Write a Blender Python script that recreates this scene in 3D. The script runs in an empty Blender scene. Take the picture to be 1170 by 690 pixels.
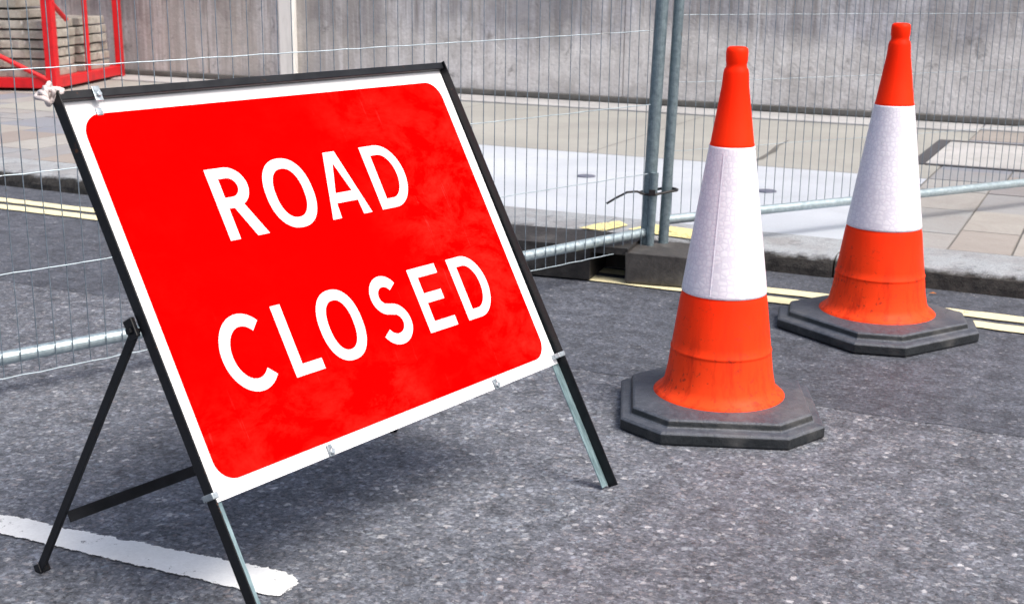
import bpy, bmesh, math, random
from mathutils import Vector, Matrix
R = math.radians
rnd = random.Random(7)
scene = bpy.context.scene
COL = scene.collection

# ------------------------------------------------------------------ helpers
def link(o, parent=None):
    COL.objects.link(o)
    if parent: o.parent = parent
    return o

def tag(o, label=None, cat=None, group=None, kind=None):
    if label: o['label'] = label
    if cat: o['category'] = cat
    if group: o['group'] = group
    if kind: o['kind'] = kind
    return o

def empty(name, mat, label, cat, group=None):
    o = bpy.data.objects.new(name, None)
    o.empty_display_size = .1
    link(o); o.matrix_world = mat
    return tag(o, label, cat, group)

def obj(name, bm, mat, parent=None, smooth=False, bevel=0, seg=2):
    me = bpy.data.meshes.new(name)
    bmesh.ops.recalc_face_normals(bm, faces=bm.faces)
    bm.to_mesh(me); bm.free()
    for p in me.polygons: p.use_smooth = smooth
    for m in (mat if isinstance(mat, (list, tuple)) else [mat]): me.materials.append(m)
    o = bpy.data.objects.new(name, me)
    link(o, parent)
    if bevel:
        b = o.modifiers.new('Bevel', 'BEVEL'); b.width = bevel; b.segments = seg; b.limit_method = 'ANGLE'
        b.angle_limit = R(35)
    return o

def box(bm, lo, hi, M=None, mi=0):
    x0, y0, z0 = lo; x1, y1, z1 = hi
    vs = [bm.verts.new(Vector(c)) for c in ((x0,y0,z0),(x1,y0,z0),(x1,y1,z0),(x0,y1,z0),(x0,y0,z1),(x1,y0,z1),(x1,y1,z1),(x0,y1,z1))]
    if M is not None:
        for v in vs: v.co = M @ v.co
    for f in ((0,3,2,1),(4,5,6,7),(0,1,5,4),(1,2,6,5),(2,3,7,6),(3,0,4,7)):
        fa = bm.faces.new([vs[i] for i in f]); fa.material_index = mi
    return vs

def bar(bm, a, b, w, h, up=(0,0,1)):
    """rectangular bar from a to b"""
    a = Vector(a); b = Vector(b); d = (b-a); L = d.length; d.normalize()
    s = d.cross(Vector(up)).normalized(); u = s.cross(d)
    M = Matrix((( s.x,d.x,u.x,a.x),( s.y,d.y,u.y,a.y),( s.z,d.z,u.z,a.z),(0,0,0,1)))
    box(bm, (-w/2,0,-h/2), (w/2,L,h/2), M)

def tube(bm, pts, r, n=12, cap=True):
    pts = [Vector(p) for p in pts]; rings = []
    for i, p in enumerate(pts):
        d = (pts[min(i+1,len(pts)-1)] - pts[max(i-1,0)]).normalized()
        a = d.cross(Vector((0,0,1)))
        if a.length < .05: a = d.cross(Vector((0,1,0)))
        a.normalize(); b = d.cross(a)
        rings.append([bm.verts.new(p + r*(math.cos(2*math.pi*k/n)*a + math.sin(2*math.pi*k/n)*b)) for k in range(n)])
    for A, B in zip(rings, rings[1:]):
        for k in range(n):
            f = bm.faces.new((A[k],A[(k+1)%n],B[(k+1)%n],B[k])); f.smooth = True
    if cap:
        bm.faces.new(rings[0][::-1]); bm.faces.new(rings[-1])

def lathe(bm, prof, n=64, close=False):
    rings = [[bm.verts.new((r*math.cos(2*math.pi*k/n), r*math.sin(2*math.pi*k/n), z)) for k in range(n)] for r, z in prof]
    for A, B in zip(rings, rings[1:]):
        for k in range(n): bm.faces.new((A[k],A[(k+1)%n],B[(k+1)%n],B[k]))
    if close: bm.faces.new(rings[-1])

def prism(bm, poly, z0, z1, M=None):
    lo = [bm.verts.new((x,y,z0)) for x,y in poly]; hi = [bm.verts.new((x,y,z1)) for x,y in poly]
    if M is not None:
        for v in lo+hi: v.co = M @ v.co
    n = len(poly); bm.faces.new(lo[::-1]); bm.faces.new(hi)
    for i in range(n): bm.faces.new((lo[i],lo[(i+1)%n],hi[(i+1)%n],hi[i]))

# ------------------------------------------------------------------ materials
class NT:
    def __init__(s, name):
        s.m = bpy.data.materials.new(name); s.m.use_nodes = True
        s.t = s.m.node_tree; s.b = s.t.nodes['Principled BSDF']
        s.tc = s.t.nodes.new('ShaderNodeTexCoord').outputs['Object']
    def n(s, typ, **kw):
        x = s.t.nodes.new(typ)
        for k, v in kw.items():
            if k.startswith('i_'):
                key = k[2:]
                key = int(key) if key.isdigit() else key.replace('_',' ')
                s.set(x.inputs[key], v)
            else: setattr(x, k, v)
        return x
    def set(s, sock, v):
        if isinstance(v, bpy.types.NodeSocket): s.t.links.new(v, sock)
        else: sock.default_value = v
    def map(s, scale=(1,1,1), rot=(0,0,0), src=None):
        return s.n('ShaderNodeMapping', i_Vector=src or s.tc, i_Scale=scale, i_Rotation=rot).outputs[0]
    def noise(s, scale, detail=4, rough=.55, vec=None, dist=0):
        return s.n('ShaderNodeTexNoise', i_Vector=vec or s.tc, i_Scale=scale, i_Detail=detail, i_Roughness=rough, i_Distortion=dist).outputs['Fac']
    def vor(s, scale, vec=None, out='Distance', feature='F1'):
        x = s.n('ShaderNodeTexVoronoi', feature=feature, i_Vector=vec or s.tc, i_Scale=scale)
        return x.outputs[out]
    def ramp(s, fac, stops, interp='LINEAR'):
        x = s.n('ShaderNodeValToRGB', i_Fac=fac); cr = x.color_ramp; cr.interpolation = interp
        while len(cr.elements) < len(stops): cr.elements.new(.5)
        for e, (p, c) in zip(cr.elements, stops):
            e.position = p; e.color = (c,c,c,1) if isinstance(c,(int,float)) else (*c,1)
        return x.outputs[0]
    def mix(s, fac, a, b, mode='MIX'):
        x = s.n('ShaderNodeMix', data_type='RGBA', blend_type=mode)
        s.set(x.inputs[0], fac)
        for i, v in ((6,a),(7,b)):
            s.set(x.inputs[i], v if isinstance(v, bpy.types.NodeSocket) else ((*v,1) if len(v)==3 else v))
        return x.outputs[2]
    def math(s, op, a, b=0.):
        x = s.n('ShaderNodeMath', operation=op); s.set(x.inputs[0], a); s.set(x.inputs[1], b); return x.outputs[0]
    def bump(s, h, strength=.3, dist=.01, prev=None):
        x = s.n('ShaderNodeBump', i_Height=h, i_Strength=strength, i_Distance=dist)
        if prev: s.set(x.inputs['Normal'], prev)
        return x.outputs[0]
    def out(s, color=None, rough=.6, metal=0, bump=None, spec=None, coat=None):
        if color is not None: s.set(s.b.inputs['Base Color'], color if isinstance(color, bpy.types.NodeSocket) else (*color,1))
        s.set(s.b.inputs['Roughness'], rough); s.set(s.b.inputs['Metallic'], metal)
        if bump: s.set(s.b.inputs['Normal'], bump)
        if spec is not None: s.set(s.b.inputs['Specular IOR Level'], spec)
        if coat is not None: s.set(s.b.inputs['Coat Weight'], coat); s.set(s.b.inputs['Coat Roughness'], .15)
        return s.m

def asphalt(name, base, sc, contrast=1.0, chips=1.0):
    t = NT(name)
    wob = t.n('ShaderNodeTexNoise', i_Vector=t.tc, i_Scale=70, i_Detail=3, i_Roughness=.7).outputs['Color']
    v = t.n('ShaderNodeVectorMath', operation='SCALE', i_0=wob); v.inputs['Scale'].default_value = .028
    vec = t.n('ShaderNodeVectorMath', operation='ADD', i_0=t.tc, i_1=v.outputs[0]).outputs[0]
    def layer(scale, thr, soft=.04):
        c = t.n('ShaderNodeSeparateColor', i_Color=t.vor(scale, vec, 'Color'))
        ins = t.ramp(t.vor(scale, vec), [(.30,1),(.58,0)])
        pk = t.ramp(c.outputs[0], [(thr-soft,0),(thr+soft,.6),(1,1)])
        return t.math('MULTIPLY', ins, pk), c
    A, cA = layer(sc, .48, .12)
    B, cB = layer(sc*1.9, .42, .12)
    C, cC = layer(sc*.92, .955, .012)
    P, cP = layer(sc*1.4, .80, .05)
    big = t.noise(.9, 5, .6); mid = t.noise(14, 6, .72); fine = t.noise(230, 3, .75); f2 = t.noise(75, 4, .75)
    dk = tuple(x*.34 for x in base); lt = tuple(x*1.6 for x in base)
    col = t.mix(t.ramp(f2, [(.32,0),(.66,1)]), dk, lt)
    col = t.mix(t.ramp(fine, [(.35,.45),(.6,0)]), col, tuple(x*.45 for x in base))
    hueA = t.ramp(cA.outputs[1], [(0,tuple(x*2.6 for x in base)),(.45,(.30,.325,.36)),(.66,(.27,.24,.245)),(.82,(.40,.42,.44)),(1,(.20,.25,.31))])
    hueB = t.ramp(cB.outputs[1], [(0,tuple(x*1.9 for x in base)),(.5,(.26,.285,.32)),(.82,(.235,.205,.205)),(1,(.34,.36,.38))])
    col = t.mix(t.math('MULTIPLY', B, .70*contrast), col, hueB)
    col = t.mix(t.math('MULTIPLY', A, .72*contrast), col, hueA)
    col = t.mix(t.math('MULTIPLY', P, .75*contrast), col, tuple(x*.22 for x in base))
    col = t.mix(t.math('MULTIPLY', C, .6*chips), col, (.62,.62,.64))
    col = t.mix(1.0, col, t.ramp(big, [(.3,.74),(.5,1.0),(.7,1.20)]), 'MULTIPLY')
    col = t.mix(.9, col, t.ramp(mid, [(.36,.60),(.5,1.0),(.66,1.42)]), 'MULTIPLY')
    h = t.math('ADD', t.math('MULTIPLY', A, .7), t.math('ADD', f2, t.math('MULTIPLY', fine, .6)))
    return t.out(col, t.ramp(fine, [(.2,.55),(.8,.8)]), bump=t.bump(h, .55*contrast, .005), spec=.4)

M = {}
M['road'] = asphalt('road_asphalt', (.112,.122,.146), 66)
M['patch'] = asphalt('patch_asphalt', (.070,.078,.098), 90, .34, .5)

def paint(name, col, wear, road=(.09,.09,.105)):
    t = NT(name)
    a = t.noise(45, 6, .75); b = t.noise(6, 3, .6)
    f = t.ramp(t.math('ADD', t.math('MULTIPLY', a, .75), t.math('MULTIPLY', b, .25)), [(wear-.03,1),(wear+.03,0)])
    ew = t.n('ShaderNodeAttribute', attribute_name='wear').outputs['Fac']
    e2 = t.ramp(t.math('ADD', t.math('MULTIPLY', ew, .62), t.math('MULTIPLY', t.noise(55,5,.8), 1.0)), [(.86,0),(.92,1)])
    f = t.math('MAXIMUM', f, e2)
    g = t.mix(t.noise(140,3,.7), tuple(c*.82 for c in col), tuple(min(1,c*1.08) for c in col))
    g = t.mix(t.ramp(t.noise(14,4,.6), [(.35,.35),(.6,0)]), g, tuple(c*.78 for c in col))
    m = t.out(g, .85, bump=t.bump(t.noise(220,3,.7), .2, .002), spec=.15)
    t.set(t.b.inputs['Alpha'], t.math('SUBTRACT', 1.0, f))
    return m
M['white_line'] = paint('white_road_paint', (.86,.88,.88), .375)
M['yellow_line'] = paint('yellow_road_paint', (.80,.74,.48), .37)
M['yellow_mark'] = paint('yellow_kerb_paint', (.88,.76,.36), .44, (.45,.45,.45))

# kerb granite
t = NT('kerb_granite')
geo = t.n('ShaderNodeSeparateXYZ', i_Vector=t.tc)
spk = t.noise(130, 3, .8); blot = t.noise(5, 5, .65)
top = t.mix(t.ramp(spk,[(.3,0),(.7,1)]), (.22,.24,.26), (.46,.49,.52))
top = t.mix(t.ramp(blot,[(.42,0),(.62,.55)]), top, (.24,.23,.23))
face_dark = t.mix(t.ramp(t.noise(26,5,.7),[(.35,0),(.62,1)]), (.005,.005,.006), (.050,.046,.042))
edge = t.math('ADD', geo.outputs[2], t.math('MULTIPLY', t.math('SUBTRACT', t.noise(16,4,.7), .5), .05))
fz = t.ramp(t.math('MULTIPLY', edge, 10), [(.66,1),(.84,0)])  # near-black mottled colour low on the kerb face, ragged upper edge
M['kerb'] = t.out(t.mix(fz, top, face_dark), .75, bump=t.bump(t.math('ADD', spk, t.noise(22,4,.7)), .5, .012))

# pavement surfaces
def screed(name, a, b, sc=1.0, stain=(.25,.24,.22), st=.5):
    t = NT(name)
    c = t.mix(t.ramp(t.noise(1.3*sc,6,.6),[(.35,0),(.65,1)]), a, b)
    c = t.mix(t.ramp(t.noise(3.2*sc,6,.7,dist=.6),[(.52,0),(.72,st)]), c, stain)
    c = t.mix(t.ramp(t.noise(120,2,.7),[(.3,.25),(.7,0)]), c, tuple(x*.6 for x in a))
    return t.out(c, .8, bump=t.bump(t.noise(90,4,.7), .3, .004))
M['pale'] = screed('pale_concrete', (.45,.49,.545), (.54,.58,.64), 1, (.42,.45,.49), .5)
M['olive'] = screed('grey_screed', (.31,.31,.29), (.39,.39,.365), .8, (.30,.29,.27), .5)
M['ledge'] = screed('ledge_concrete', (.40,.40,.40), (.52,.52,.52), 1.5)
M['joint'] = screed('joint_mortar', (.15,.15,.15), (.22,.21,.2))

t = NT('york_stone')
at = t.n('ShaderNodeAttribute', attribute_name='tone').outputs['Fac']
c = t.ramp(at, [(0,(.34,.34,.33)),(.2,(.22,.245,.30)),(.4,(.38,.375,.36)),(.6,(.30,.255,.225)),(.8,(.25,.265,.30)),(1,(.38,.36,.33))])
c = t.mix(t.ramp(t.noise(4,6,.7,dist=1.2),[(.4,0),(.7,.45)]), c, (.25,.22,.20))
c = t.mix(t.ramp(t.noise(70,4,.7),[(.3,.3),(.6,0)]), c, (.18,.18,.18))
M['york'] = t.out(c, .75, bump=t.bump(t.noise(18,6,.7), .35, .01))

# wall
t = NT('weathered_wall')
sx = t.map((1.6,1.6,.16)); sx2 = t.map((7,7,.35)); sx3 = t.map((22,22,1.1))
geo = t.n('ShaderNodeSeparateXYZ', i_Vector=t.tc)
z = geo.outputs[2]
base = t.mix(t.ramp(t.math('ADD', t.math('MULTIPLY', t.math('ADD', geo.outputs[0], 6.2), .35), t.noise(.8,3,.5)),[(.3,0),(.8,1)]), (.40,.365,.33), (.49,.49,.53))
base = t.mix(t.ramp(t.noise(1.0,5,.6,sx),[(.36,.9),(.56,0)]), base, (.21,.205,.215))
base = t.mix(t.ramp(t.noise(1.0,5,.65,sx2),[(.45,0),(.66,.75)]), base, (.72,.72,.74))
base = t.mix(t.ramp(t.noise(1.0,4,.7,sx3),[(.38,.7),(.52,0)]), base, (.21,.195,.185))
bl = t.math('MULTIPLY', t.ramp(t.noise(1.1,5,.65,dist=.4),[(.44,0),(.62,1)]), t.ramp(z,[(.50,0),(.75,1)]))
base = t.mix(t.math('MULTIPLY', bl, .65), base, (.17,.17,.185))
# damp dark tide-mark: its ragged lower border sits well above the foot of the wall
tide = t.math('ADD', z, t.math('MULTIPLY', t.math('SUBTRACT', t.noise(1.4,5,.65,t.map((1,1,.5))), .5), 1.1))
tm = t.ramp(tide, [(.55,0),(.78,1)])
lft = t.ramp(t.math('ADD', t.math('MULTIPLY', t.math('ADD', geo.outputs[0], 6.0), .5), .5),[(0,1),(1,0)])
tm = t.math('MAXIMUM', tm, t.math('MULTIPLY', lft, .75))
pal = t.mix(t.ramp(t.noise(2.2,5,.7),[(.4,0),(.7,.6)]), (.72,.71,.69), (.52,.50,.48))
base = t.mix(t.math('MULTIPLY', t.math('SUBTRACT', 1.0, tm), .75), base, pal)
base = t.mix(t.ramp(t.noise(5,6,.7,dist=.5),[(.60,0),(.70,.8)]), base, (.16,.155,.155))
base = t.mix(t.ramp(t.noise(34,4,.75),[(.3,.3),(.6,0)]), base, (.18,.17,.16))
base = t.mix(t.ramp(t.noise(2.6,6,.72,dist=.3),[(.36,.55),(.54,0)]), base, (.30,.285,.27))
base = t.mix(t.ramp(t.vor(7,t.map((1,1,.7))),[(.0,.6),(.12,.0)]), base, (.16,.15,.15))
base = t.mix(1.0, base, (1.22,1.21,1.22), 'MULTIPLY')
M['wall'] = t.out(base, .85, bump=t.bump(t.math('ADD', t.noise(7,6,.7), t.noise(40,4,.6)), .45, .02))
M['wall_dark'] = screed('wall_base_dark', (.10,.098,.09), (.17,.165,.155), 3)  # dark mottled tone for the gap line at the wall foot and the crack

t = NT('white_pipe_paint')
M['pipe'] = t.out(t.mix(t.ramp(t.noise(3,5,.7,t.map((3,3,.6))),[(.45,0),(.7,.6)]), (.84,.83,.80), (.55,.54,.52)), .5, bump=t.bump(t.noise(30),.2,.004))

# galvanised tube
def galv(name, a, b, r=.38):
    t = NT(name)
    n = t.noise(60,4,.7); v = t.vor(45, out='Color')
    c = t.mix(t.ramp(n,[(.3,0),(.7,1)]), a, b)
    c = t.mix(.35, c, t.ramp(v,[(0,.75),(1,1.2)]), 'MULTIPLY')
    c = t.mix(t.ramp(t.noise(9,5,.7),[(.63,0),(.70,.7)]), c, (.16,.13,.11))
    return t.out(c, t.ramp(n,[(.3,r-.08),(.7,r+.14)]), .55, bump=t.bump(n,.15,.002))
M['galv'] = galv('galvanised_tube', (.30,.39,.43), (.48,.57,.61))
M['galv_post'] = galv('weathered_galvanised_post', (.13,.18,.21), (.24,.31,.34), .42)
M['wire'] = galv('galvanised_wire', (.14,.18,.22), (.26,.32,.38), .45)
M['hwire'] = galv('bright_galvanised_wire', (.28,.35,.40), (.45,.53,.58), .5)
M['clip'] = galv('zinc_clip', (.22,.27,.30), (.5,.56,.6), .3)

# black painted steel with rust
def steel(name, rust):
    t = NT(name)
    n = t.noise(30,5,.7)
    c = t.mix(t.ramp(n,[(.4,0),(.8,1)]), (.003,.004,.006), (.012,.014,.019))
    sp = t.ramp(t.noise(16,6,.75),[(rust,0),(rust+.05,1)])
    c = t.mix(sp, c, t.mix(t.noise(80,3,.7), (.055,.022,.010), (.14,.055,.022)))
    return t.out(c, t.ramp(n,[(.3,.35),(.7,.55)]), 0, bump=t.bump(n,.2,.002), spec=.3)
M['steel'] = steel('black_painted_steel', .63)
M['rusty'] = steel('rusty_painted_steel', .56)
t = NT('sky_sheen_steel')
n = t.noise(20,5,.7,t.map((4,.6,4)))
M['sky_sheen'] = t.out(t.mix(t.ramp(n,[(.35,0),(.7,1)]), (.10,.16,.18), (.34,.48,.52)), .35, .3, bump=t.bump(t.noise(120),.15,.001))  # sky reflection on the sign flanges put into a pale blue-grey base colour

# sign faces
t = NT('white_sign_face')
c = t.mix(t.ramp(t.noise(7,5,.65),[(.5,0),(.75,.25)]), (.83,.84,.86), (.62,.63,.66))
M['sign_white'] = t.out(c, .45, spec=.3)
M['letter_white'] = t.out(c, .45, spec=.3)
t = NT('red_sign_face')
sc = t.noise(1.0,7,.72,t.map((7,11,1), (0,0,R(35))), .35)
sm = t.noise(2.2,3,.5)
gx = t.n('ShaderNodeSeparateXYZ', i_Vector=t.tc)
side = t.math('MAXIMUM', t.ramp(gx.outputs[0],[(.55,.06),(.85,1)]), t.ramp(gx.outputs[1],[(.42,.8),(.54,.0)]))
scuff = t.math('MULTIPLY', t.ramp(sc,[(.44,0),(.66,1)]), t.ramp(sm,[(.36,0),(.56,1)]))
scuff = t.math('MULTIPLY', scuff, side)
fs = t.ramp(t.noise(1.0,4,.8,t.map((60,4,1),(0,0,R(-50)))),[(.62,0),(.72,.5)])
c = t.mix(t.math('MULTIPLY', scuff, .42), (.80,.0005,.0005), (.90,.034,.022))
c = t.mix(t.math('MULTIPLY', t.math('MULTIPLY', fs, scuff), .8), c, (.92,.14,.13))
M['sign_red'] = t.out(c, .6, spec=0)
t = NT('cloudy_plastic')
M['tie_white'] = t.out((.62,.55,.54), .35)
t = NT('black_nylon'); M['nylon'] = t.out((.012,.012,.014), .35)

# cone plastic
t = NT('orange_cone_plastic')
gz = t.n('ShaderNodeSeparateXYZ', i_Vector=t.tc).outputs[2]
c = t.mix(t.ramp(t.noise(3,3,.5),[(.4,0),(.6,1)]), (1.0,.018,.0), (1.0,.032,.003))
low = t.ramp(gz,[(.05,1),(.34,.25),(.45,.0)])
c = t.mix(t.math('MULTIPLY', low, .8), c, (1.0,.085,.018))
strk = t.noise(1.0,5,.7,t.map((28,28,3)))
c = t.mix(t.math('MULTIPLY', t.ramp(strk,[(.50,0),(.70,1.0)]), low), c, (.48,.022,.008))
c = t.mix(t.math('MULTIPLY', t.ramp(t.noise(55,4,.7),[(.58,0),(.66,1)]), t.math('MULTIPLY', low, .8)), c, (.20,.03,.02))
M['cone'] = t.out(c, t.ramp(t.noise(20,4,.6),[(.3,.42),(.7,.6)]), bump=t.bump(t.noise(1,3,.5,t.map((14,14,2.5))), .25, .01), spec=.10)
t = NT('reflective_sleeve')
ang = t.n('ShaderNodeSeparateXYZ', i_Vector=t.tc)
th = t.math('ARCTAN2', ang.outputs[1], ang.outputs[0])
cy = t.n('ShaderNodeCombineXYZ', i_X=t.math('MULTIPLY', th, .087), i_Y=ang.outputs[2]).outputs[0]
hx = t.n('ShaderNodeTexVoronoi', feature='DISTANCE_TO_EDGE', i_Vector=cy, i_Scale=66, i_Randomness=.62).outputs['Distance']
cell = t.ramp(hx,[(.04,1),(.16,0)])
dots = t.ramp(t.n('ShaderNodeTexVoronoi', i_Vector=cy, i_Scale=66, i_Randomness=.62).outputs['Distance'],[(.12,.6),(.22,0)])
c = t.mix(t.math('MULTIPLY', t.math('MAXIMUM', t.math('MULTIPLY', cell, .75), dots), .55), (.86,.845,.92), (.58,.56,.68))
c = t.mix(t.ramp(t.noise(5,5,.7),[(.50,0),(.75,.45)]), c, (.62,.60,.66))
c = t.mix(t.ramp(t.noise(1,5,.75,t.map((30,30,9))),[(.62,0),(.72,.5)]), c, (.48,.46,.47))
M['sleeve'] = t.out(c, .38, bump=t.bump(hx,.25,.003), spec=.4)
def rubber(name, a, b):
    t = NT(name); n = t.noise(38,5,.7)
    c = t.mix(t.ramp(n,[(.3,0),(.7,1)]), a, b)
    c = t.mix(t.ramp(t.noise(160,3,.75),[(.60,0),(.72,.6)]), c, tuple(min(1,x*2.2) for x in b))
    c = t.mix(t.ramp(t.noise(7,4,.6),[(.5,0),(.7,.35)]), c, (.16,.155,.15))
    return t.out(c, t.ramp(n,[(.3,.42),(.7,.62)]), bump=t.bump(t.math('ADD', t.noise(70,4,.7), t.ramp(t.noise(24,3,.6),[(.60,0),(.66,-1)])),.5,.005))
M['rubber'] = rubber('recycled_rubber', (.038,.045,.058), (.085,.096,.120))
M['rubber_side'] = rubber('shaded_side_rubber', (.006,.008,.010), (.018,.023,.028))  # darker copy of the cone base rubber: shade of its upright faces as colour
M['block'] = rubber('fence_foot_rubber', (.030,.028,.027), (.075,.070,.067))
M['block_dark'] = rubber('dark_fence_foot_rubber', (.012,.011,.011), (.035,.032,.030))

t = NT('red_gloss_paint')
c = t.mix(t.ramp(t.noise(6,5,.7),[(.5,0),(.7,.6)]), (.62,.006,.012), (.30,.006,.01))
M['red_steel'] = t.out(c, .38)
t = NT('beige_stone_slab')
c = t.mix(t.ramp(t.noise(5,5,.7),[(.35,0),(.65,1)]), (.26,.245,.21), (.46,.44,.40))
c = t.mix(t.ramp(t.noise(13,5,.7),[(.58,0),(.68,.8)]), c, (.68,.66,.62))
c = t.mix(t.ramp(t.noise(9,6,.75,dist=1),[(.60,0),(.70,.7)]), c, (.13,.11,.09))
M['slab'] = t.out(c, .85, bump=t.bump(t.noise(15,6,.7),.6,.02))
t = NT('cast_iron'); M['iron'] = t.out(t.mix(t.noise(50,4,.7),(.05,.05,.055),(.12,.12,.13)), .6, .3)
t = NT('blue_grey_cover'); M['cover'] = t.out((.13,.14,.19), .6)
t = NT('dry_leaf'); M['leaf'] = t.out((.50,.16,.03), .7)

# ------------------------------------------------------------------ street frame
PSI = -0.4461067826548653
D = Vector((math.cos(PSI), math.sin(PSI), 0)); N = Vector((-math.sin(PSI), math.cos(PSI), 0))
ST = Matrix(((D.x,N.x,0,0),(D.y,N.y,0,0),(0,0,1,0),(0,0,0,1)))    # street coords: x along kerb, y away, z up
def street(o, kind='structure'):
    o.matrix_world = ST; o['kind'] = kind; return o

def sheet(name, x0, x1, y0, y1, z, mat, jag=0, step=.05):
    bm = bmesh.new()
    if not jag:
        bm.faces.new([bm.verts.new(c) for c in ((x0,y0,z),(x1,y0,z),(x1,y1,z),(x0,y1,z))])
    else:
        n = max(2, int((x1-x0)/step)); prev = None
        for i in range(n+1):
            x = x0 + (x1-x0)*i/n
            a = bm.verts.new((x, y0+rnd.uniform(-jag,jag), z)); b = bm.verts.new((x, y1+rnd.uniform(-jag,jag), z))
            if prev: bm.faces.new((prev[0],a,b,prev[1]))
            prev = (a,b)
    return street(obj(name, bm, mat))

KH = .085           # kerb height
WY = 10.30          # wall line
sheet('ground', -150, 150, -150, 150, -.004, M['road'])
sheet('road', -40, 40, -6, 5.06, 0, M['road'])
sheet('resurfaced_strip', -40, 40, 3.44, 5.055, .0012, M['patch'], .008, .05)
# painted markings (the white line has a ragged end)
sheet('yellow_line', -39, 39, 4.650, 4.735, .0065, M['yellow_line'], .004, .06)
sheet('yellow_line', -39, 39, 4.510, 4.598, .0065, M['yellow_line'], .004, .06)
bm = bmesh.new(); prev = None; wear = bm.verts.layers.float.new('wear')
xs = [-3.6 + i*.009 for i in range(int((3.6-1.35)/.009)+1)]
k1 = k2 = 0
for x in xs:
    k1 = .8*k1 + rnd.uniform(-.0025,.0025); k2 = .8*k2 + rnd.uniform(-.001,.001)
    e = max(0, (x+1.46)/.13)
    lo = 1.780 + .045*(x+2.057) + k2 + rnd.uniform(-.001,.001) + .018*max(0,e-.6)*rnd.uniform(.0,1); hi = 1.851 + .075*(x+2.134) + .012 + k1 + rnd.uniform(-.004,.003) - .075*max(0,e-.35)*rnd.uniform(.4,1.1)
    hi = max(hi, lo+.008); w_ = min(.016, (hi-lo)/3)
    tip = max(0, 1-(xs[-1]-x)/.035)
    row = [bm.verts.new((x,y,.004)) for y in (lo, lo+w_, hi-w_, hi)]
    for k_, v_ in enumerate(row): v_[wear] = max(tip, 1.0 if k_ in (0,3) else 0.0)
    if prev:
        for k_ in range(3): bm.faces.new((prev[k_],row[k_],row[k_+1],prev[k_+1]))
    prev = row
street(obj('white_line', bm, M['white_line']))

# kerb of separate stones in one strip
bm = bmesh.new(); x = -38.6
K = [-5.9, -4.75, -3.86, -2.95, -2.05, -.98, -.02]
edges = sorted([-38.6+.9*i for i in range(36)] + K + [.9*i+.88 for i in range(42)])
for a, b in zip(edges, edges[1:]):
    if b-a < .3: continue
    dy = rnd.uniform(-.006,.006)
    # rounded nosing, slightly battered worn face
    prof = [(5.030,-.02),(5.034,.03),(5.042,.062),(5.056,.078),(5.085,KH+.001),(5.40,KH+.003),(5.40,-.02)]
    n = 10; rings = []
    for i in range(n+1):
        xx = a+.004 + (b-a-.008)*i/n
        rings.append([bm.verts.new((xx, y+dy+(rnd.uniform(-.005,.005) if 0<j<4 else 0), z+(rnd.uniform(-.003,.002) if 1<j<5 else 0))) for j,(y,z) in enumerate(prof)])
    for A, B in zip(rings, rings[1:]):
        for j in range(len(prof)): bm.faces.new((A[j],A[(j+1)%len(prof)],B[(j+1)%len(prof)],B[j]))
    bm.faces.new(rings[0]); bm.faces.new(rings[-1][::-1])
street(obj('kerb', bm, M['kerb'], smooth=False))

# pavement: bed, pale strip, york slabs, grey screed, ledge
bm = bmesh.new(); box(bm, (-40,5.39,-.02), (40,WY+.2,KH-.008)); street(obj('pavement_bed', bm, M['joint']))
sheet('pale_pavement_strip', -4.45, -.95, 5.41, 7.33, KH, M['pale'])
bm = bmesh.new()
tone = bm.faces.layers.float.new('tone')
def slabs(x0, x1, y0, y1, cols=None):
    x = x0; ci = 0
    while x < x1-.05:
        w = cols[ci] if cols and ci < len(cols) else rnd.uniform(.30,.55)
        xe = min(x+w, x1); y = y0 - rnd.uniform(0,.4)
        while y < y1:
            ye = y + rnd.uniform(.42,.75)
            a, b = max(y,y0), min(ye,y1)
            if b-a > .06:
                n0 = len(bm.faces); g = .005; zz = rnd.uniform(-.0015,.0015)
                fs = len(bm.faces)
                vs = box(bm, (x+g,a+g,KH-.007), (xe-g,b-g,KH+zz))
                v = rnd.random()
                bm.faces.ensure_lookup_table()
                for f in bm.faces[fs:]: f[tone] = v
            y = ye
        x = xe; ci += 1
slabs(-.945, 8, 5.41, 7.33, [.35,.25,.5,.36])
slabs(-16, -4.455, 5.41, 7.33)
slabs(-16, -8.2, 7.34, 8.3)
slabs(-.945, 4, 7.34, 9.9, [.40,.5,.5,.5])
me_o = obj('paving_slabs', bm, M['york']); street(me_o)
bm = bmesh.new()
for x0, x1 in ((-8.195,-4.9),(-4.893,-3.0),(-2.993,-.95)):
    bm.faces.new([bm.verts.new(c) for c in ((x0,7.34,KH),(x1,7.34,KH),(x1,9.74,KH),(x0,9.74,KH))])
for x0, x1, y0 in ((-16,-8.2,8.305),(4.005,20,5.41)):
    bm.faces.new([bm.verts.new(c) for c in ((x0,y0,KH),(x1,y0,KH),(x1,9.74,KH),(x0,9.74,KH))])
street(obj('grey_pavement', bm, M['olive']))
bm = bmesh.new(); box(bm, (-39,9.76,KH-.008), (-.95,10.22,KH+.012)); box(bm, (4.01,9.76,KH-.008), (39,10.22,KH+.012)); box(bm, (-.94,9.91,KH-.008), (4,10.22,KH+.012))
street(obj('pavement_ledge', bm, M['ledge'], bevel=.004))
# dark crack in the screed
bm = bmesh.new(); pts = [(-2.00,7.45),(-1.97,7.62),(-1.985,7.85),(-1.99,8.0),(-2.03,8.25),(-2.035,8.60)]
pr = None
for i,(x,y) in enumerate(pts):
    w = (.006,.018,.014,.022,.012,.003)[i]
    a = bm.verts.new((x-w,y,KH+.003)); b = bm.verts.new((x+w,y,KH+.003))
    if pr: bm.faces.new((pr[0],pr[1],b,a))
    pr = (a,b)
street(obj('pavement_crack', bm, M['wall_dark']))
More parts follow.
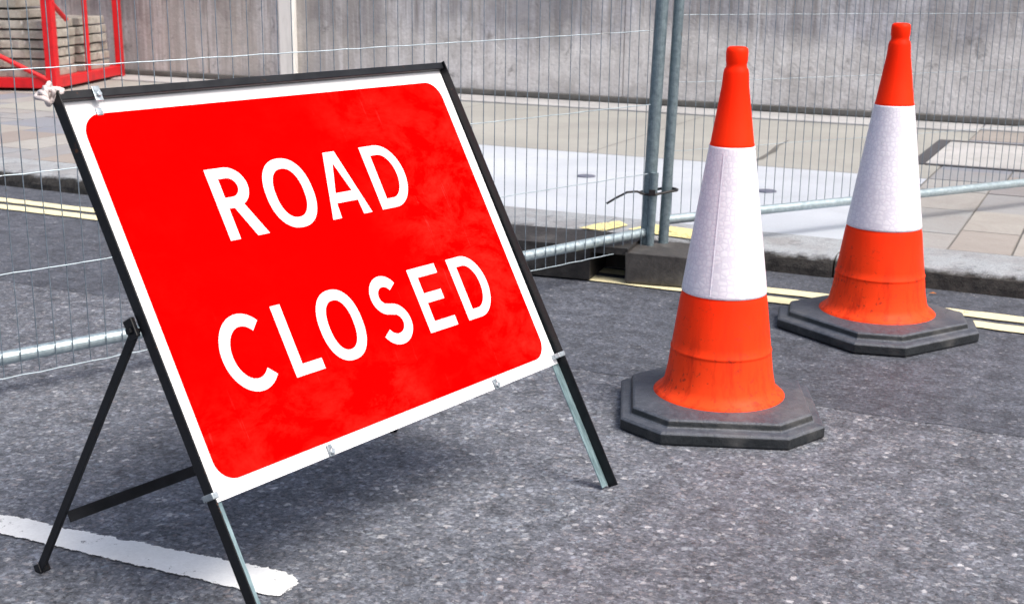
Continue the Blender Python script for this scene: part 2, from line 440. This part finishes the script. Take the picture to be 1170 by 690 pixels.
# yellow kerb-side mark
def poly_sheet(name, pts, z, mat):
    bm = bmesh.new(); bm.faces.new([bm.verts.new((x,y,z)) for x,y in pts]); return street(obj(name, bm, mat))
poly_sheet('yellow_pavement_mark', [(-2.10,5.06),(-1.98,5.05),(-1.93,5.22),(-2.00,5.30),(-2.06,5.20)], KH+.008, M['yellow_mark'])
poly_sheet('yellow_pavement_mark', [(-1.90,5.14),(-1.74,5.09),(-1.48,5.06),(-1.45,5.20),(-1.60,5.27),(-1.84,5.30)], KH+.008, M['yellow_mark'])

# ------------------------------------------------------------------ wall, pipe, covers
bm = bmesh.new()
xs = [-39,-33,-27,-21,-16.6,-12.1,-8.32,-3.9,.6,5.2,11,17,23,29,39]
for a, b in zip(xs, xs[1:]):
    box(bm, (a+.004,WY,KH+.06), (b-.004,WY+.35,4.6))
box(bm, (-39,WY+.02,0), (39,WY+.34,4.58))
w = obj('weathered_wall', bm, M['wall']); w.matrix_world = ST
tag(w, 'tall grey weathered masonry wall with vertical streaks behind the pavement', 'wall', kind='thing')
bm = bmesh.new(); box(bm, (-39,WY-.045,KH+.013), (39,WY+.018,KH+.058))
obj('base_strip', bm, M['wall_dark'], w, bevel=.004)
bm = bmesh.new(); box(bm, (-39,WY-.06,4.601), (39,WY+.40,4.72)); obj('coping', bm, M['ledge'], w, bevel=.01)

pipe_x = -8.05
bm = bmesh.new()
box(bm, (-.085,-.075,.0), (.095,-.002,4.4))
w2 = obj('white_pilaster', bm, M['pipe'], bevel=.02, seg=3)
w2.matrix_world = ST @ Matrix.Translation((-7.33,WY,KH+.06))
tag(w2, 'narrow off white vertical strip fixed to the grey wall', 'wall trim')

for i,(x,y) in enumerate(((-2.64,6.45),(-1.63,6.46))):
    bm = bmesh.new(); lathe(bm, [(.052,0),(.05,.005),(.03,.007)], 20, True)
    o = obj('service_cover', bm, M['cover']); o.matrix_world = ST @ Matrix.Translation((x,y,KH+.001))
    tag(o, ('small dark round cover in the pale pavement seen through the mesh left of the posts',
            'small dark round cover in the pale pavement just right of the nearer cone')[i], 'cover', 'round covers in the pale pavement')
# recessed access frame in slabs
mh = empty('access_cover', ST @ Matrix.Translation((.25,8.5,KH)), 'large paved access cover with dark metal edging set in the pavement near the wall', 'access cover')
bm = bmesh.new()
for lo, hi in (((-1.38,-.62,.0),(-1.30,.66,.006)),((1.30,-.62,.0),(1.38,.66,.006)),((-1.295,-.62,.0),(1.295,-.57,.006)),((-1.295,.59,.0),(1.295,.66,.006))): box(bm, lo, hi)
obj('edging', bm, M['iron'], mh)
bm = bmesh.new(); box(bm, (-1.295,-.565,.0), (1.295,.585,.004)); obj('infill', bm, M['ledge'], mh)
bm = bmesh.new(); bm.faces.new([bm.verts.new(c) for c in ((-.012,0,.002),(.0,-.008,.005),(.016,0,.003),(.002,.009,.006))])
o = obj('fallen_leaf', bm, M['leaf']); o.matrix_world = ST @ Matrix.Translation((-.58,4.93,.006)); tag(o, 'tiny orange leaf lying by the kerb behind the farther cone', 'leaf')

# ------------------------------------------------------------------ red cage with stone slabs
ca = Vector((.067,.998,0)).normalized(); cb = Vector((-ca.y, ca.x, 0))
CM = Matrix(((cb.x,ca.x,0,-4.118),(cb.y,ca.y,0,11.443),(0,0,1,KH),(0,0,0,1)))   # x = left, y = away
cage = empty('metal_cage', CM, 'red steel stillage cage full of stone slabs against the wall', 'cage')
CW, CL, CH = 1.25, 1.62, 1.18
def part(name, fn, mat, parent, **k):
    bm = bmesh.new(); fn(bm); return obj(name, bm, mat, parent, **k)
for (x,y,w) in ((0,0,.095),(0,CL,.070),(CW,0,.08),(CW,CL,.07)):
    part('post', lambda b: box(b,(x-w/2,y-w/2,0),(x+w/2,y+w/2,CH)), M['red_steel'], cage, bevel=.008)
for y in (0,CL):
    for z in (.075,CH-.05):
        part('rail', lambda b: box(b,(.054,y-.035,z-.045),(CW-.047,y+.035,z+.045)), M['red_steel'], cage, bevel=.006)
for x in (0,CW):
    for z in (.075,CH-.05):
        part('rail', lambda b: box(b,(x-.035,.054,z-.045),(x+.035,CL-.045,z+.045)), M['red_steel'], cage, bevel=.006)
    part('upright_rod', lambda b: tube(b,[(x,CL*.50,.12),(x,CL*.50,CH-.09)],.024), M['red_steel'], cage)
part('brace', lambda b: tube(b,[(.03,-.03,.10),(CW-.05,-.03,.66)],.022), M['red_steel'], cage)
part('brace', lambda b: tube(b,[(-.03,.0,.78),(-.03,.30,.62)],.022), M['red_steel'], cage)
part('deck', lambda b: box(b,(.04,.04,.08),(CW-.04,CL-.04,.11)), M['red_steel'], cage)
ords = ['lowest','second','third','fourth','fifth','topmost']
def slab_thing(x0,x1,y0,y1,z,th,label):
    bm = bmesh.new(); nx, ny = 8, 8; g = rnd.uniform
    lo=[]; hi=[]
    j = lambda: g(-.018,.018)
    per=[]
    for i in range(nx): per.append((x0+(x1-x0)*i/nx, y0))
    for i in range(ny): per.append((x1, y0+(y1-y0)*i/ny))
    for i in range(nx): per.append((x1-(x1-x0)*i/nx, y1))
    for i in range(ny): per.append((x0, y1-(y1-y0)*i/ny))
    per=[(x+j(),y+j()) for x,y in per]
    cx=(x0+x1)/2; cy=(y0+y1)/2
    prism(bm, [(x-cx,y-cy) for x,y in per], 0, th)
    o = obj('paving_stone', bm, M['slab'], bevel=.006)
    o.matrix_world = CM @ Matrix.Translation((cx,cy,z)) @ Matrix.Rotation(R(g(-2,2)),4,'Z')
    tag(o, label, 'stone slab', 'stone slabs in the red cage')
TH=.070
for k in range(6):
    slab_thing(.075+rnd.uniform(0,.03),.60,.08+rnd.uniform(0,.02),.755,.112+k*(TH+.016),TH, ords[k]+' beige slab of the stack at the near right corner of the red cage')
for k in range(6):
    slab_thing(.075+rnd.uniform(0,.03),.60,.86,1.52+rnd.uniform(0,.02),.112+k*(TH+.016),TH, ords[k]+' beige slab of the stack at the wall end of the red cage')
for k in range(5):
    slab_thing(.68,1.18,.08+rnd.uniform(0,.03),.95,.112+k*(TH+.016),TH, ords[k]+' beige slab of the taller stack at the left side of the red cage')
slab_thing(.30,1.16,.09,.92,.112+6*(TH+.016)+.004,TH,'broad beige slab lying one below the top across the red cage')
slab_thing(.38,1.17,.12,.90,.112+7*(TH+.016)+.008,TH,'highest beige slab of all at the left of the red cage')
slab_thing(.68,1.18,.10,.95,.112+5*(TH+.016),TH,'topmost beige slab of the left stack, under the broad crossing slab')

# ------------------------------------------------------------------ fence panels
def fence(base, dvec, length, rise, lean, wires_from, mats, label, stub, wire_h, low):
    d = Vector((dvec[0],dvec[1],0)).normalized(); p = Vector((-d.y,d.x,0))
    FM = Matrix(((d.x,p.x,0,base[0]),(d.y,p.y,0,base[1]),(0,0,1,0),(0,0,0,1)))
    f = empty('mesh_fence', FM @ Matrix.Translation((0,0,0)), label, 'fence', 'galvanised mesh fence panels')
    z0 = .118; zr = base[2]; H = 2.02
    rz = lambda x: zr + rise*x
    part('post', lambda b: tube(b,[(0,0,z0),(lean*H,0,H)],mats[2],20), mats[0], f)
    part('post', lambda b: tube(b,[(length,0,.03),(length+lean*H,0,H)],.020,20), M['galv_post'], f)
    s = mats[3]
    part('bottom_rail', lambda b: tube(b,[(.012,s,rz(0)),(length*.5,s,rz(length*.5)-.004),(length-.01,s,rz(length))],.0195,20), mats[1], f)
    part('top_rail', lambda b: tube(b,[(lean*H,0,H),(length+lean*H,0,H+rise*length)],.0195,20), mats[1], f)
    def mesh(b):
        x = .05
        while x < length-.03:
            k = rnd.uniform(-.002,.002)
            tube(b,[(x,mats[4],rz(x)+low),(x+k+rnd.uniform(-.002,.002),mats[4]+rnd.uniform(-.003,.003),rz(x)+.9),(x+k,mats[4],H-.02)],.0016,6); x += .0495
    part('vertical_wires', mesh, M['wire'], f)
    def hmesh(b):
        for h in wire_h:
            tube(b,[(.03+i*(length-.03)/70, mats[4]+.003+(.0015 if i%2 else -.0015), rz(i*length/70)+h+rnd.uniform(-.001,.001)) for i in range(71)],mats[5],6)
    part('cross_wires', hmesh, M['hwire'], f)
    if stub:
        part('lower_socket', lambda b: tube(b,[(.010,.030,z0),(-.002,.030,z0+.30)],.0165,16), M['galv_post'], f)
    return f
hs = [-.055,.24,.51,.79,1.06,1.33,1.60]
# left panel runs from the posts towards the camera
d1x, d1y = -1.428-.534-.01, 3.385-4.977
fence((.534,4.977,.176), (d1x,d1y), 3.45, -.0237, -.036, 0, (M['galv_post'],M['galv'],.0255,0,.0215,.00175),
      'left galvanised mesh fence panel running behind the road closed board to the posts', True, hs, -.057)
fence((.605,5.000,.222), (.858,.513), 3.45, -.003, .028, 0, (M['galv_post'],M['galv'],.0205,0,.0215,.0011),
      'right galvanised mesh fence panel running behind the two cones across the pavement', False, [.0,.27,.54,.80,1.07,1.34,1.6], 0)
# cable tie round the two posts
zt = .345
c0 = Vector((.545,4.977,zt)); c1 = Vector((.616,5.000,zt))
dd = (c1-c0).normalized(); pp = Vector((-dd.y,dd.x,0))
bm = bmesh.new(); pts=[]
for i in range(13):
    a = math.pi/2 + math.pi*i/12; pts.append(c0 + .042*(math.cos(a)*dd + math.sin(a)*pp)+Vector((0,0,-.01)))
for i in range(13):
    a = -math.pi/2 + math.pi*i/12; pts.append(c1 + .036*(math.cos(a)*dd + math.sin(a)*pp))
pts.append(pts[0])
tube(bm, pts, .0055, 8)
s = c0 + Vector((-.03,-.045,-.008))
tube(bm, [s, s+Vector((-.03,-.01,.012)), s+Vector((-.07,-.02,.010)), s+Vector((-.115,-.03,-.012)), s+Vector((-.15,-.04,-.032))], .0045, 8)
bx = c0+Vector((.0,-.048,0)); box(bm, bx-Vector((.012,.006,.012)), bx+Vector((.012,.006,.010)))
o = obj('cable_tie', bm, M['nylon']); tag(o, 'black cable tie binding the two fence posts with a loose tail', 'cable tie')

# fence feet (rubber blocks)
def foot(name, corner, ang, L, W, H, mat, label, notch=None, bevelend=True):
    c, s_ = math.cos(ang), math.sin(ang)
    FM = Matrix(((c,-s_,0,corner[0]),(s_,c,0,corner[1]),(0,0,1,.009),(0,0,0,1)))
    bm = bmesh.new()
    def blk(x0,x1,y0,y1,z0,z1,slopeR=0,slopeL=0):
        prof = [(x0,z0),(x1,z0),(x1,z1-slopeR*.6),(x1-slopeR*1.6,z1),(x0+slopeL*1.6,z1),(x0,z1-slopeL*.6)]
        A = [bm.verts.new((x,y0,z)) for x,z in prof]; B = [bm.verts.new((x,y1,z)) for x,z in prof]
        bm.faces.new(A); bm.faces.new(B[::-1])
        for i in range(6): bm.faces.new((A[i],B[i],B[(i+1)%6],A[(i+1)%6]))
    if notch:
        n0,n1 = notch
        blk(0,n0,0,W,0,H,0,.03)
        blk(n0+.0005,n1,.012,W,H-.028,H-.001)
        blk(n0+.0005,n1,W-.05,W-.001,0,H-.029)
        blk(n1+.0005,L,0,W,0,H)
    else: blk(0,L,0,W,0,H,.07 if bevelend else 0, .0)
    o = obj(name, bm, mat, bevel=.009, seg=3); o.matrix_world = FM
    return tag(o, label, 'fence foot', 'rubber feet of the fence panels')
foot('rubber_block', (.436,4.800), R(-16), .46, .27, .120, M['block'], 'grey rubber fence foot under the two posts, behind the nearer cone')
foot('rubber_block', (-.36,5.07), R(-18.5), .85, .30, .135, M['block_dark'], 'dark hollow rubber fence foot under the rail beside the sign', notch=(.70,.845))

# ------------------------------------------------------------------ traffic cones
def make_cone(label):
    root = empty('traffic_cone', Matrix.Identity(4), label, 'traffic cone', 'orange and white traffic cones')
    def base(b):
        rings=[]
        for h, z in ((.262,.0),(.268,.004),(.268,.030),(.262,.036),(.243,.039),(.239,.042),(.236,.056),(.230,.060),(.18,.066),(.12,.066)):
            c = .39*h; q = [(h,-h+c),(h,h-c),(h-c,h),(-h+c,h),(-h,h-c),(-h,-h+c),(-h+c,-h),(h-c,-h)]
            rings.append([b.verts.new((x,y,z)) for x,y in q])
        for A,B in zip(rings,rings[1:]):
            for k in range(8):
                f = b.faces.new((A[k],A[(k+1)%8],B[(k+1)%8],B[k]))
                f.material_index = 1 if z and rings.index(A) in (0,1,5) else 0
        b.faces.new(rings[-1])
    part('rubber_base', base, [M['rubber'],M['rubber_side']], root, bevel=.003)
    prof = [(.150,.055),(.174,.052),(.180,.058),(.179,.066),(.170,.074),(.156,.085),(.150,.100),(.142,.14),(.1365,.186),(.1360,.190),(.1374,.192),(.1370,.196),(.1345,.199),
            (.1315,.22),(.1165,.334),(.1135,.347),(.112,.351),(.0575,.741),(.0585,.747),(.0565,.752),(.035,.900),(.0330,.930),(.0310,.940),(.0270,.946),(.0262,.952),(.0266,.956),(.0282,.962),(.0285,.984),(.0272,.993),(.021,.998),(.012,.997),(.011,.97)]
    part('cone_body', lambda b: lathe(b, prof, 72), M['cone'], root, smooth=True)
    sl = [(.1120,.351),(.1142,.352),(.1140,.358)] + [(.1140+(.0605-.1140)*k/14, .358+(.738-.358)*k/14) for k in range(1,15)] + [(.0600,.743),(.0575,.744)]
    part('reflective_sleeve', lambda b: lathe(b, sl, 72), M['sleeve'], root, smooth=True)
    part('sleeve_seam', lambda b: [box(b,(-.0010,-.0008,0),(.0010,.0003,.374), Matrix.Translation((.1146,0,.360)) @ Matrix.Rotation(-math.atan2(.0535,.380),4,'Y') @ Matrix.Rotation(R(90),4,'Z'))], M['sleeve'], root)
    return root
def copy_tree(o, label):
    c = o.copy(); COL.objects.link(c); c['label'] = label
    for ch in o.children:
        k = ch.copy(); COL.objects.link(k); k.parent = c
    return c
cone1 = make_cone('orange traffic cone with white band standing nearer, between sign and other cone')
cone2 = copy_tree(cone1, 'orange traffic cone with white band standing farther away near the kerb, rightmost')
cone1.matrix_world = Matrix.Translation((.573,3.328,.0)) @ Matrix.Rotation(R(-5),4,'Z')
cone2.matrix_world = Matrix.Translation((1.251,4.208,.0025)) @ Matrix.Rotation(R(32),4,'Z') @ Matrix.Diagonal((1.08,1.08,1.03,1))
for c_, a_ in ((cone1,-98),(cone2,120)):
    for ch in c_.children:
        if ch.name.startswith('sleeve_seam'): ch.matrix_local = Matrix.Rotation(R(a_-20)-c_.rotation_euler.z,4,'Z')

# ------------------------------------------------------------------ road closed sign
SM = Matrix(((.5961268,-.3850421,.7045391,-.3852558),(.8028903,.2858845,-.5231034,1.948194),(0,.8775036,.4795700,0),(0,0,0,1)))
sign = empty('road_sign', SM, 'red and white ROAD CLOSED board on a black folding steel frame', 'road sign')
LB, LT = .321, 1.088     # plate bottom / top measured along the frame
XL, XR = -.010, 1.0385
panel = part('sign_panel', lambda b: box(b,(XL,LB,-.004),(XR,LT,0)), M['sign_white'], sign)
def rrect(x0,y0,x1,y1,r,n=10):
    p=[]
    for cx_,cy_,a0 in ((x1-r,y0+r,-90),(x1-r,y1-r,0),(x0+r,y1-r,90),(x0+r,y0+r,180)):
        for i in range(n+1):
            a=R(a0+90*i/n); p.append((cx_+r*math.cos(a),cy_+r*math.sin(a)))
    return p
part('red_face', lambda b: prism(b, rrect(.0235,.348,1.009,1.050,.043),.0005,.0014), M['sign_red'], panel)

# lettering: closed outlines with counters, filled as 2D curves
def arc(cx_,cy_,rx,ry,a0,a1,n=18):
    return [(cx_+rx*math.cos(R(a0+(a1-a0)*i/n)), cy_+ry*math.sin(R(a0+(a1-a0)*i/n))) for i in range(n+1)]
def sup(cx_,cy_,rx,ry,n=48,e=2.25):
    o_=[]
    for i in range(n):
        a=2*math.pi*i/n; c,s=math.cos(a),math.sin(a)
        o_.append((cx_+rx*math.copysign(abs(c)**(2/e),c), cy_+ry*math.copysign(abs(s)**(2/e),s)))
    return o_
H = .1455; W_ = .0248
def strip(pts, w):
    L_=[];R_=[]
    for i,p in enumerate(pts):
        a=Vector(pts[max(i-1,0)]); b=Vector(pts[min(i+1,len(pts)-1)]); d=(b-a).normalized(); n=Vector((-d.y,d.x))
        L_.append(tuple(Vector(p)+n*w/2)); R_.append(tuple(Vector(p)-n*w/2))
    return [L_+R_[::-1]]
def letter(ch, w):
    h=H; t=W_; th=.0220
    if ch=='O': return [sup(w/2,h/2,w/2,h/2+.002), sup(w/2,h/2,w/2-t,h/2+.002-th)]
    if ch=='D':
        r=h/2; k=w*.42
        out=[(0,0),(k,0)]+arc(k,r,w-k,r,-90,90,26)[1:]+[(0,h)]
        inn=[(t,th),(k,th)]+arc(k,r,w-k-t,r-th,-90,90,26)[1:]+[(t,h-th)]
        return [out,inn]
    if ch=='L': return [[(0,0),(w,0),(w,th),(t,th),(t,h),(0,h)]]
    if ch=='E':
        m=h*.52
        return [[(0,0),(w,0),(w,th),(t,th),(t,m-th/2),(w*.88,m-th/2),(w*.88,m+th/2),(t,m+th/2),(t,h-th),(w*.98,h-th),(w*.98,h),(0,h)]]
    if ch=='A':
        a=.0165
        out=[(0,0),(t*1.02,0),(w*.5-.0315,h*.225),(w*.5+.0315,h*.225),(w-t*1.02,0),(w,0),(w/2+a,h),(w/2-a,h)]
        return [out,[(w*.5-.0245,h*.375),(w*.5+.0245,h*.375),(w*.5,h*.83)]]
    if ch=='R':
        r=h*.285; cy_=h-r; k=w*.45; q=h-2*r
        out=[(0,0),(t,0),(t,q),(w*.40,q),(w-t*1.12,0),(w+.002,0),(w*.66,q+.006)]+arc(k,cy_,w*.93-k,r,-58,90,22)+[(0,h)]
        inn=[(t,q+th),(k,q+th)]+arc(k,cy_,w*.93-k-t,r-th,-90,90,20)[1:]+[(t,h-th)]
        return [out,inn]
    if ch=='C':
        rx=w*.545-t/2; ry=h/2+.002-th/2
        return strip(arc(w*.545,h/2,rx,ry,46,314,44), t*.98)
    if ch=='S':
        r1=h*.25-th/2+.012; 
        top=h-th/2+.002; bot=th/2-.002; mid=h*.515
        P=[]
        ry1=(top-mid)/2; ry2=(mid-bot)/2; rx1=w*.44-t/2; rx2=w*.48-t/2
        P+=arc(w*.50,top-ry1,rx1,ry1,28,180,20)
        P+=arc(w*.50,top-ry1,rx1,ry1*1.0,180,245,8)[1:]
        P+=arc(w*.48,bot+ry2,rx2,ry2,65,0,8)
        P+=arc(w*.48,bot+ry2,rx2,ry2,0,-155,20)[1:]
        return strip(P, t*.95)
def word(chars, name):
    cu = bpy.data.curves.new(name,'CURVE'); cu.dimensions='2D'; cu.fill_mode='BOTH'; cu.extrude=.0004
    for ch,x,y,w in chars:
        for loop in letter(ch,w):
            s=cu.splines.new('POLY'); s.points.add(len(loop)-1)
            for p,(a,b) in zip(s.points,loop): p.co=(x+a,y+b,0,1)
            s.use_cyclic_u=True
    tmp=bpy.data.objects.new(name,cu); COL.objects.link(tmp)
    dg=bpy.context.evaluated_depsgraph_get(); me=bpy.data.meshes.new_from_object(tmp.evaluated_get(dg))
    bpy.data.objects.remove(tmp)
    me.transform(Matrix.Translation((0,0,.0022)))
    me.materials.clear(); me.materials.append(M['letter_white'])
    o=bpy.data.objects.new(name,me); link(o,panel); return o
Y1, Y2 = .7705, .4835
word([('R',.2425,Y1,.097),('O',.3685,Y1,.126),('A',.5175,Y1,.118),('D',.6690,Y1,.110)],'lettering')
word([('C',.1215,Y2,.118),('L',.2715,Y2,.076),('O',.3715,Y2,.117),('S',.527,Y2,.101),('E',.6660,Y2,.092),('D',.7975,Y2,.107)],'lettering')

# front frame: angle iron, lip forward, flange behind the plate
def shear(vs):
    for v in vs: v.co.x += .009*(1-v.co.y/1.09)
def Lleg(side):
    def f(b):
        if side<0: box(b,(-.0140,.004,-.0065),(-.0110,1.093,.0200))
        else: shear(box(b,(1.0400,.004,-.0065),(1.0430,1.093,.0215)))
    return f
def Fl(side):
    def f(b):
        if side<0: box(b,(-.0105,.010,-.0075),(.014,1.088,-.0045))
        else: shear(box(b,(1.0160,.010,-.0075),(1.0395,1.088,-.0045)))
    return f
for s_ in (-1,1):
    lg = part('front_leg', Lleg(s_), M['steel'], sign, bevel=.0008)
    part('inner_flange', Fl(s_), M['sky_sheen'], lg, bevel=.0005)
part('top_bar', lambda b: (box(b,(-.0105,1.0760,.0008),(1.0395,1.0930,.0150))), M['steel'], sign, bevel=.002)
part('lower_bar', lambda b: box(b,(.012,.345,-.0300),(1.012,.372,-.0080)), M['steel'], sign)
# rear frame
pL = Vector((-.012,.655,-.022)); fL = Vector((-.028,.3247,-.5945))
pR = Vector((1.046,.655,-.022)); fR = Vector((1.015,.3165,-.578))
def rleg(a,b_):
    def f(b):
        bar(b,a,b_,.0035,.017,(0,1,0)); 
        bar(b,a+Vector((.007 if a.x<.5 else -.007,0,.0)),b_+Vector((.007 if a.x<.5 else -.007,0,0)),.0125,.0035,(0,1,0))
    return f
part('rear_leg', rleg(pL,fL), M['steel'], sign, bevel=.0006)
part('rear_leg', rleg(pR,fR), M['steel'], sign, bevel=.0006)
a = pL.lerp(fL,.765); b_ = pR.lerp(fR,.765)
part('rear_crossbar', lambda b: bar(b,a+Vector((.022,0,0)),b_-Vector((.022,0,0)),.022,.004,(0,0,1)) , M['steel'], sign, bevel=.0006)
part('rear_crossbar', lambda b: bar(b,a+Vector((.022,.010,-.010)),b_-Vector((.022,-.010,.010)),.004,.020,(0,0,1)) , M['steel'], sign, bevel=.0006)
for x in (-.024,1.046):
    part('hinge_plate', lambda b: box(b,(x+.001,.640,-.034),(x+.010,.676,-.008)), M['rusty'], sign, bevel=.002)
    part('pivot_bolt', lambda b: tube(b,[(x-.004,.655,-.022),(x+.014,.655,-.022)],.007,6), M['rusty'], sign)
def clip(x,y,vert=True,rot=0):
    def f(b):
        Mx = Matrix.Translation((x,y,.002)) @ Matrix.Rotation(R(rot),4,'Z')
        box(b,(-.006,-.013,0),(.006,.010,.003),Mx); 
        vs=[]; tube(b,[tuple(Mx@Vector((0,-.004,.003))),tuple(Mx@Vector((0,-.004,.009)))],.0062,8)
    part('clip', f, M['clip'], sign, bevel=.001)
part('clip', lambda b: (box(b,(.058,1.068,.0155),(.074,1.097,.0180)), box(b,(.060,1.046,.001),(.073,1.060,.004)), tube(b,[(.067,1.080,.018),(.067,1.080,.023)],.005,8)), M['clip'], sign, bevel=.001); clip(.282,.333); clip(.800,.332)
def corner_clip(x,y):
    part('clip', lambda b: box(b,(x-.013,y-.006,-.009),(x+.012,y+.006,.0235)), M['clip'], sign, bevel=.002)
corner_clip(1.038,.338); 
part('clip', lambda b: box(b,(-.018,.328,-.010),(-.004,.340,.0215)), M['clip'], sign, bevel=.002)
def wrap(b):
    for k in range(4):
        tube(b,[(-.030+.006*k+.014*math.cos(a_), 1.088+.012*math.sin(a_)+.004*k, .004+.012*math.sin(a_*2+k)) for a_ in [i*2*math.pi/14 for i in range(15)]], .0045, 6)
part('plastic_tie', wrap, M['tie_white'], sign, smooth=True)
# foot pads of rust at the very bottom of rear leg
part('rusty_foot', lambda b: box(b,(fL.x-.004,fL.y-.004,fL.z-.006),(fL.x+.020,fL.y+.016,fL.z+.014)), M['rusty'], sign, bevel=.002)

# ------------------------------------------------------------------ light and sky
az = math.atan2(-.58,.81)          # direction to the sun, world angle from +X
el = R(56)
sun = bpy.data.lights.new('sun','SUN'); sun.energy = 1.9; sun.angle = R(28); sun.color = (1,.965,.92)
so = bpy.data.objects.new('sun', sun); COL.objects.link(so)
sd = Vector((math.cos(az)*math.cos(el), math.sin(az)*math.cos(el), math.sin(el)))
so.rotation_euler = sd.to_track_quat('Z','Y').to_euler(); so.location = (4,-3,6)
wd = bpy.data.worlds.new('World'); scene.world = wd; wd.use_nodes = True
nt = wd.node_tree; sky = nt.nodes.new('ShaderNodeTexSky'); sky.sky_type='NISHITA'; sky.sun_disc=False
sky.sun_elevation = el; sky.sun_rotation = math.pi/2 - az
sky.air_density = 1.0; sky.dust_density = 6.0; sky.ozone_density = .6
bg = nt.nodes['Background']; nt.links.new(sky.outputs[0], bg.inputs[0]); bg.inputs[1].default_value = .125

# ------------------------------------------------------------------ camera
cam = bpy.data.cameras.new('camera'); co = bpy.data.objects.new('camera', cam); COL.objects.link(co)
r = Vector((.99992741,.00304281,.01165830)); u = Vector((-.01204884,.25252102,.96751639)); fw = Vector((0,.96758662,-.25253935))
co.matrix_world = Matrix(((r.x,u.x,-fw.x,0),(r.y,u.y,-fw.y,0),(r.z,u.z,-fw.z,1.1804058),(0,0,0,1)))
cam.sensor_width = 36; cam.lens = 1449.24/1170*36; cam.clip_start=.05; cam.clip_end = 500
cam.dof.use_dof = True; cam.dof.focus_distance = 2.9; cam.dof.aperture_fstop = 9
scene.camera = co
scene.view_settings.view_transform='Standard'; scene.view_settings.look='None'; scene.view_settings.gamma=1
scene.view_settings.exposure = .64
